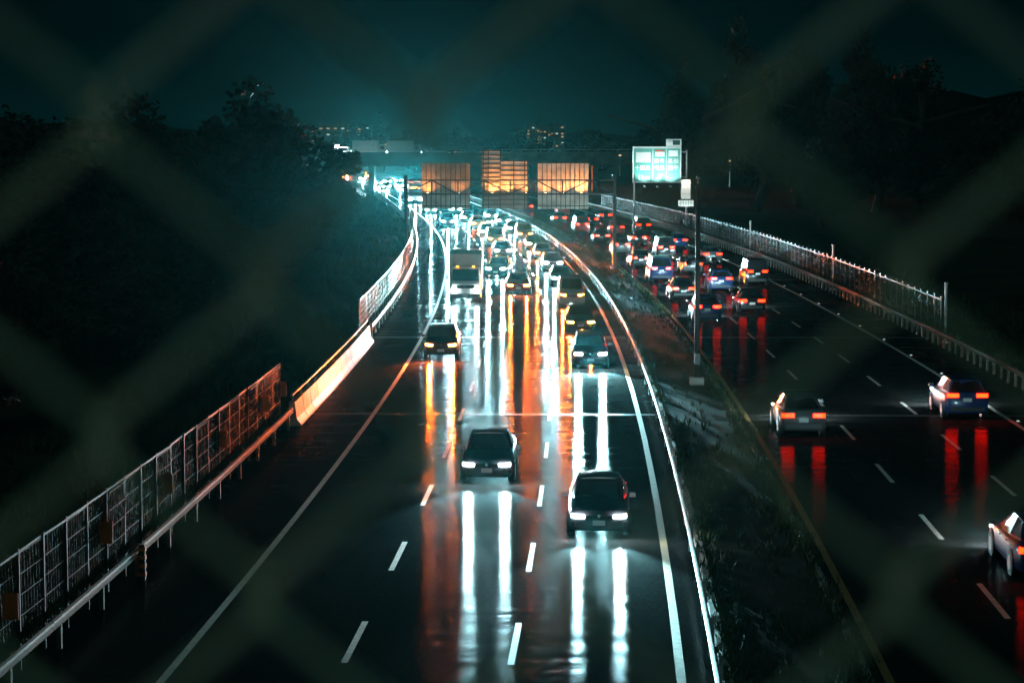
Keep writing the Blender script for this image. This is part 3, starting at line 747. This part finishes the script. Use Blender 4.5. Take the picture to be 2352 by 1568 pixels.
ORD = ['first','second','third','fourth','fifth','sixth','seventh','eighth','ninth','tenth','eleventh','twelfth','thirteenth','fourteenth']
LAMPW = {'lamp_white':'white headlights','lamp_amber':'amber headlights','lamp_warm':'warm headlights'}
LANES = [
 # oncoming: (lane name, u, away, [(s, kind, paint, lamp, power, du, yaw)])
 ('left oncoming lane', -5.5, False, [
   (112,'hatchback','black','lamp_amber',1.9,-.2,0), (151,'box truck','white','lamp_white',.6,.1,0),
   (272,'van','silver','lamp_white',2.4,0,0), (320,'sedan','white','lamp_white',1,0,0), (372,'bus','white','lamp_white',1.4,0,0),
   (470,'sedan','grey','lamp_white',5,0,0), (498,'van','white','lamp_white',5,0,0), (560,'sedan','black','lamp_white',5,0,0), (625,'box truck','red','lamp_amber',8,0,0)]),
 ('middle oncoming lane', -1.85, False, [
   (72.5,'sedan','black','lamp_white',2.4,0,0), (158,'sedan','red','lamp_amber',1.8,.2,0), (176,'hatchback','black','lamp_white',1.2,-1.0,-9),
   (206,'sedan','silver','lamp_white',1.2,0,0), (226,'van','white','lamp_amber',1.2,0,0), (247,'sedan','grey','lamp_white',1.3,0,0),
   (268,'hatchback','white','lamp_amber',1.2,0,0), (290,'sedan','black','lamp_white',1.3,0,0), (318,'van','grey','lamp_white',1,0,0),
   (480,'sedan','white','lamp_white',5,0,0), (520,'hatchback','silver','lamp_white',5,0,0), (585,'van','white','lamp_amber',5,0,0)]),
 ('right oncoming lane', 1.85, False, [
   (63,'sedan','black','lamp_white',2.4,0,0), (107.5,'hatchback','black','lamp_white',6.5,.1,0), (127,'sedan','black','lamp_amber',1.1,0,0),
   (146,'van','white','lamp_amber',1.6,0,0), (166,'sedan','black','lamp_white',1.2,0,0), (184,'hatchback','silver','lamp_white',1.2,0,0),
   (202,'sedan','white','lamp_amber',1.6,0,0), (219,'sedan','grey','lamp_warm',1.3,0,0), (237,'van','silver','lamp_amber',1.6,0,0),
   (256,'sedan','blue','lamp_white',1.4,0,0), (276,'hatchback','grey','lamp_white',1.4,0,0), (297,'sedan','silver','lamp_white',1.4,0,0),
   (455,'sedan','silver','lamp_white',2,0,0), (535,'sedan','grey','lamp_white',2,0,0)]),
 ('left outgoing lane', 9.9, True, [
   (84,'sedan','grey','lamp_white',0.185,-.1,0), (134,'hatchback','blue','lamp_white',0.27,0,0), (152,'sedan','black','lamp_white',0.23,0,0),
   (171,'van','blue','lamp_white',0.23,0,0), (190,'sedan','black','lamp_white',0.23,0,0), (210,'hatchback','grey','lamp_white',0.23,0,0),
   (232,'sedan','black','lamp_white',0.23,0,0), (256,'van','red','lamp_white',0.23,0,0), (284,'sedan','black','lamp_white',0.23,0,0), (330,'sedan','red','lamp_white',0.23,0,0), (352,'van','grey','lamp_white',0.23,0,0)]),
 ('middle outgoing lane', 13.45, True, [
   (57.5,'sedan','blue','lamp_white',0.18,.1,0), (141,'sedan','black','lamp_white',0.36,0,0), (160,'hatchback','blue','lamp_white',0.23,0,0),
   (181,'sedan','grey','lamp_white',0.23,0,0), (203,'van','black','lamp_white',0.23,0,0), (228,'sedan','black','lamp_white',0.23,0,0),
   (250,'hatchback','red','lamp_white',0.23,0,0), (278,'sedan','black','lamp_white',0.23,0,0), (312,'van','red','lamp_white',0.23,0,0)]),
 ('right outgoing lane', 17.0, True, [
   (89,'hatchback','blue','lamp_white',0.18,0,0), (167,'van','black','lamp_white',0.32,0,0), (196,'sedan','grey','lamp_white',0.23,0,0),
   (222,'sedan','blue','lamp_white',0.23,0,0), (254,'van','black','lamp_white',0.23,0,0), (292,'sedan','black','lamp_white',0.23,0,0)]),
]
for lane, u, away, lst in LANES:
    for i, (s, kind, paint, lamp, pw, du, yaw) in enumerate(lst):
        if not away and s > 140: pw *= 1.6 if s < 160 else 5.0
        lights = LAMPW[lamp] if not away else 'red tail lights'
        lab = '%s %s with %s, %s from the camera in the %s' % (paint, kind, lights, ORD[i], lane)
        vehicle(kind, paint, lamp, s, u+du, away, lab, 'vehicles in the '+lane, 'tail_bright' if (away and s in (89,134,171,203,254,330)) else 'tail_red', pw, yaw, far=s > 215)
# traffic standing on the far overpass, seen from the side
for i, (x, kind, paint, sy) in enumerate(((-35.2,'van','white',-2.6), (-29.9,'box truck','white',-2.6), (-22.6,'box truck','silver',-2.6), (-15.6,'van','silver',-2.6), (-9.8,'sedan','white',-2.6))):
    vehicle(kind, paint, 'lamp_white', 0, 0, True, '%s %s on the far overpass, %s from the trees' % (paint, kind, ORD[i]), 'vehicles on the overpass',
            power=.5, far=True, loc=(x, OY+sy, 7.30), rz=-math.pi/2)

# ------------------------------------------------------------------ trees and shrubs
def crown_mesh(name, rx, ry, rz, nclump, nleaf, leaf, seed, m, irregular=.35):
    rnd = random.Random(seed); v = []; f = []
    cl = []
    for _ in range(nclump):
        while True:
            p = Vector((rnd.uniform(-1,1), rnd.uniform(-1,1), rnd.uniform(-1,1)))
            if .25 < p.length < 1: break
        k = 1+rnd.gauss(0, irregular*.5)
        cl.append((Vector((p.x*rx*k, p.y*ry*k, p.z*rz*k)), rnd.uniform(.16,.34)*min(rx,rz)))
    for c, r in cl:
        for _ in range(nleaf):
            d = Vector((rnd.gauss(0,1), rnd.gauss(0,1), rnd.gauss(0,.8))); d = d.normalized()*r*(.55+.5*rnd.random())
            p = c+d; a = Vector((rnd.gauss(0,1), rnd.gauss(0,1), rnd.gauss(0,1))).normalized(); b = a.orthogonal().normalized()
            l = leaf*rnd.uniform(.6,1.4); q = len(v)
            v += [tuple(p-a*l*.5), tuple(p+b*l*.28), tuple(p+a*l*.5), tuple(p-b*l*.28)]; f.append((q,q+1,q+2,q+3))
    me = bpy.data.meshes.new(name); me.from_pydata(v, [], f); me.materials.append(m)
    return me
def trunk_mesh(h, r, seed):
    rnd = random.Random(seed); mb = MB()
    pts = [Vector((0,0,-.3))]; 
    for k in range(1,5): pts.append(Vector((rnd.gauss(0,.12)*k, rnd.gauss(0,.12)*k, h*k/4)))
    for k in range(4): mb.tube(pts[k], pts[k+1], r*(1-.18*k), r*(1-.18*(k+1)), 8, False)
    for k in range(6):
        a = rnd.random()*6.28; st = pts[2+k%2]; en = st+Vector((math.cos(a)*h*.3, math.sin(a)*h*.3, h*.32)); mb.tube(st, en, r*.35, r*.1, 6, False)
    return mb.mesh('trunk', M['bark'])
CR = [crown_mesh('crown', 1,1,1, 130, 90, .12, 1, M['leaf2']), crown_mesh('crown', 1,1,1, 110, 90, .13, 2, M['leaf']), crown_mesh('crown', 1,1,1, 130, 85, .11, 3, M['leaf2'])]
TK = [trunk_mesh(1.0, .045, 11), trunk_mesh(1.0, .05, 12)]
def tree(x, y, h, w, label, group, idx, cz=.62, ch=.40, cat='tree', name='tree'):
    root = empty(name, (x,y,-.1), random.random()*6.28); tag(root, label, cat, group)
    t = link('trunk', TK[idx%2], root); t.scale = (h*.75,)*3
    c = link('crown', CR[idx%3], root); c.location = (0,0,h*cz); c.scale = (w,w,h*ch)
    return root
LT = [ # left mass: X right edge about u=-18
 (-26.6,205,13.0,8.2), (-36.5,215,12.0,7.6), (-45,208,11.8,7.0), (-30,180,11.5,5.5), (-24.5,165,8.0,4.2), (-37,165,11.5,6.0),
 (-47,190,13.0,6.5), (-56,215,13.5,6.5), (-21.5,140,5.5,3.6), (-28,128,8.0,4.8), (-20.5,108,4.2,3.0), (-27,100,6.8,4.2), (-22.5,82,4.0,3.0), (-20.0,186,5.5,3.2), (-21.5,222,6.0,3.4), (-27,318,5.0,3.6), (-31,352,5.5,4.2), (-36,400,6.0,4.5),
]
LN = ['tallest broad tree in the dark mass left of the road','round tree just left of the tallest tree','low rounded tree further left in the dark mass','mid height tree in front of the tallest tree','bushy small tree low at the right foot of the left trees',
 'broad tree in the middle of the left trees','tree at the left of the dark tree mass','leftmost far tree of the dark mass','low bushy tree behind the bright left fence','bushy tree left of the bright left fence','shrub behind the pale parapet','small tree left of the pale parapet','shrub behind the near left fence','low shrub beside the road under the tallest tree','low shrub beyond the tallest tree by the road','first round bush on the far left verge before the overpass','second round bush on the far left verge before the overpass','third round bush on the far left verge before the overpass']
for i, (x,y,h,w) in enumerate(LT):
    tree(x, y, h, w, LN[i], 'trees on the left bank', i, .58 if h > 7 else .5, .46)
RT = [(36,330,25,5.0),(45,345,24,5.5),(29,352,20,4.6),(55,330,23,6.0),(64,345,22,6.5),(47,300,14,5.5),(40,270,9,4.5),(58,285,12,6),(72,300,17,7),(50,235,8,4.5),(66,245,10,5.5),(84,320,20,7.5)]
for i, (x,y,h,w) in enumerate(RT):
    tree(x, y, h, w, '%s tree of the dark wood on the right, counted from the sign' % ORD[i], 'trees on the right bank', i+1, .60, .40)
BT = [(-43,700,14,3.0,'slim pointed tree beyond the overpass beside the tree mass'), (-51,690,12,10,'round dark tree clump beyond the overpass at its left end'),(-33,720,11.5,7.5,'second round tree clump beyond the overpass'),(-18,735,10.5,8,'low tree clump beyond the middle of the overpass'),
      (4,740,10.5,9,'tree clump beyond the overpass above the stepped sign'),(28,730,11,9,'tree clump beyond the overpass above the right sign back'),(48,700,12,9,'tree clump beyond the right end of the overpass')]
for i, (x,y,h,w,lab) in enumerate(BT): tree(x, y, h, w, lab, 'trees beyond the overpass', i, .6, .5)

# ------------------------------------------------------------------ far hills and lights
def hill(name, pts, y, depth, label):
    v = []; f = []
    for k, (x, z) in enumerate(pts):
        v += [(x,y-depth,-1),(x,y-depth*.4,z*.7),(x,y,z),(x,y+depth,-1)]
    for k in range(len(pts)-1):
        for j in range(3): a = k*4+j; f.append((a,a+4,a+5,a+1))
    me = bpy.data.meshes.new(name); me.from_pydata(v, [], f); me.materials.append(M['hill'])
    return tag(link(name, me), label, None, None, 'structure')
rnd = random.Random(5)
def ridge(x0, x1, n, fn): return [(x0+(x1-x0)*i/n, fn(i/n)+rnd.gauss(0,2.0)) for i in range(n+1)]
hill('hills', ridge(-900,700,60, lambda t: 20+8*math.sin(t*9)), 2300, 300, 'low dark hills on the horizon')
hill('hills', ridge(60,420,30, lambda t: 6+48*t**.8+3*math.sin(t*11)), 760, 120, 'dark wooded hillside rising on the right')

def tower(x, y, w, d, h, label, seed, cols, rows, warm=.6, lit=.5):
    rr = random.Random(seed)
    root = empty('apartment_block', (x,y,0)); tag(root, label, 'building', 'far town buildings')
    MB().box((0,0,h/2),(w,d,h)).build('wall', M['block'], root); MB().box((0,0,h+.6),(w*.5,d*.5,1.2)).build('roof_house', M['block'], root)
    for i in range(cols):
        for j in range(rows):
            if rr.random() < lit:
                MB().box((-w/2+w*(i+.5)/cols,-d/2-.03,h*(.25+.7*(j+.5)/rows)),(w/cols*.42,.05,h/rows*.32)).build('window', M['window_warm'] if rr.random() < warm else M['window_cool'], root)
for i,(xp,yp,w,hh,lab) in enumerate(((756,300,22,30,'far apartment block right beside the left tree mass'),(772,306,18,24,'far apartment block second from the left trees'),(790,302,24,27,'far apartment block third from the left trees'),(806,299,24,29,'far apartment block fourth from the left trees'),
   (1225,298,9,34,'far apartment block left above the right sign back'),(1252,301,8,26,'far apartment block mid above the right sign back'),(1280,297,10,30,'far apartment block right above the right sign back'))):
    p = px(xp, yp, 1300); top = p.z+3
    tower(p.x, 1300+i*3, w, 14, top, lab, 40+i, 5 if w > 12 else 3, 7, .8, .42 if w > 12 else .25)
for i,(xp,yp,Y) in enumerate(((1805,268,700),(1855,258,705),(1897,265,702),(1677,370,330),(1424,357,420))):
    p = px(xp, yp, Y); root = empty('hillside_lamp', (p.x,Y,p.z)); 
    tag(root, ['left','middle','right','low lone','lone sign side'][i]+' amber lamp glowing on the dark right hillside', 'lamp', 'amber lamps on the hillside')
    MB().tube((0,0,-4),(0,0,0),.08,.06,6).build('pole', M['galv'], root)
    MB().box((0,0,.1),(.7,.3,.14)).build('head', M['galv'], root)
    MB().box((0,-.05,.0),(.5,.35,.12)).build('lens', M['hill_lamp'], root)

# ------------------------------------------------------------------ chain-link fence of the footbridge, right in front of the camera
FD = .466; HD = .0707/2
cf = empty('chain_link_fence', (0, FD, 10.3)); tag(cf, 'blurred chain link fence close in front of the camera', 'fence')
k0 = px(600, 640, FD)             # a knot seen at this spot
x0 = k0.x - HD*40; z0 = k0.z - HD*30
def wire(par):
    pts = []; n = 62
    for j in range(n):
        left = (j+par) % 2 == 0
        zz = z0-10.3+HD*j
        xx = 0.0 if left else HD
        hook = .0016*(1 if left else -1)
        dy = .0022
        pts.append((xx-hook*.2, -dy if left else dy, zz-.003)); pts.append((xx+(-hook), 0, zz)); pts.append((xx-hook*.2, dy if left else -dy, zz+.003))
    return MB().path_tube(pts, .0017, 6).mesh('wire', M['wire'], True)
wm = [wire(0), wire(1)]
for i in range(80):
    o = link('wire', wm[i % 2], cf); o.location = (x0+HD*i, 0, 0)
zb, zt_ = z0-10.3, z0-10.3+HD*61
for nm, z in (('rail', zb-.03), ('rail', zt_+.03)):
    MB().tube((-1.7,0,z),(1.7,0,z),.024,.024,10).build(nm, M['galv'], cf)
for x in (-1.62, 1.62): MB().tube((x,.03,-.2),(x,.03,zt_+.06),.03,.03,10).build('fence_post', M['galv'], cf)
fb = empty('footbridge', (0,0,0)); tag(fb, 'concrete footbridge with low parapet under the chain link fence', 'bridge')
MB().box((0,-1.1,9.55),(60,3.4,.7)).build('deck', M['concrete'], fb)
MB().box((0,FD,10.15),(60,.22,.5)).build('parapet', M['concrete'], fb)

# ------------------------------------------------------------------ haze
hz = MB().box((0,1500,28.5),(2600,3300,61)).build('haze', None); tag(hz, 'thin night haze over the whole valley', 'haze', None, 'stuff')
hm = bpy.data.materials.new('night_haze'); hm.use_nodes = True; hn = hm.node_tree; hn.nodes.clear()
ho = hn.nodes.new('ShaderNodeOutputMaterial'); hv = hn.nodes.new('ShaderNodeVolumePrincipled')
hv.inputs['Color'].default_value = (.15,.92,1.0,1); hv.inputs['Density'].default_value = .000007; hv.inputs['Anisotropy'].default_value = .92
hn.links.new(hv.outputs[0], ho.inputs['Volume']); hz.data.materials.append(hm)
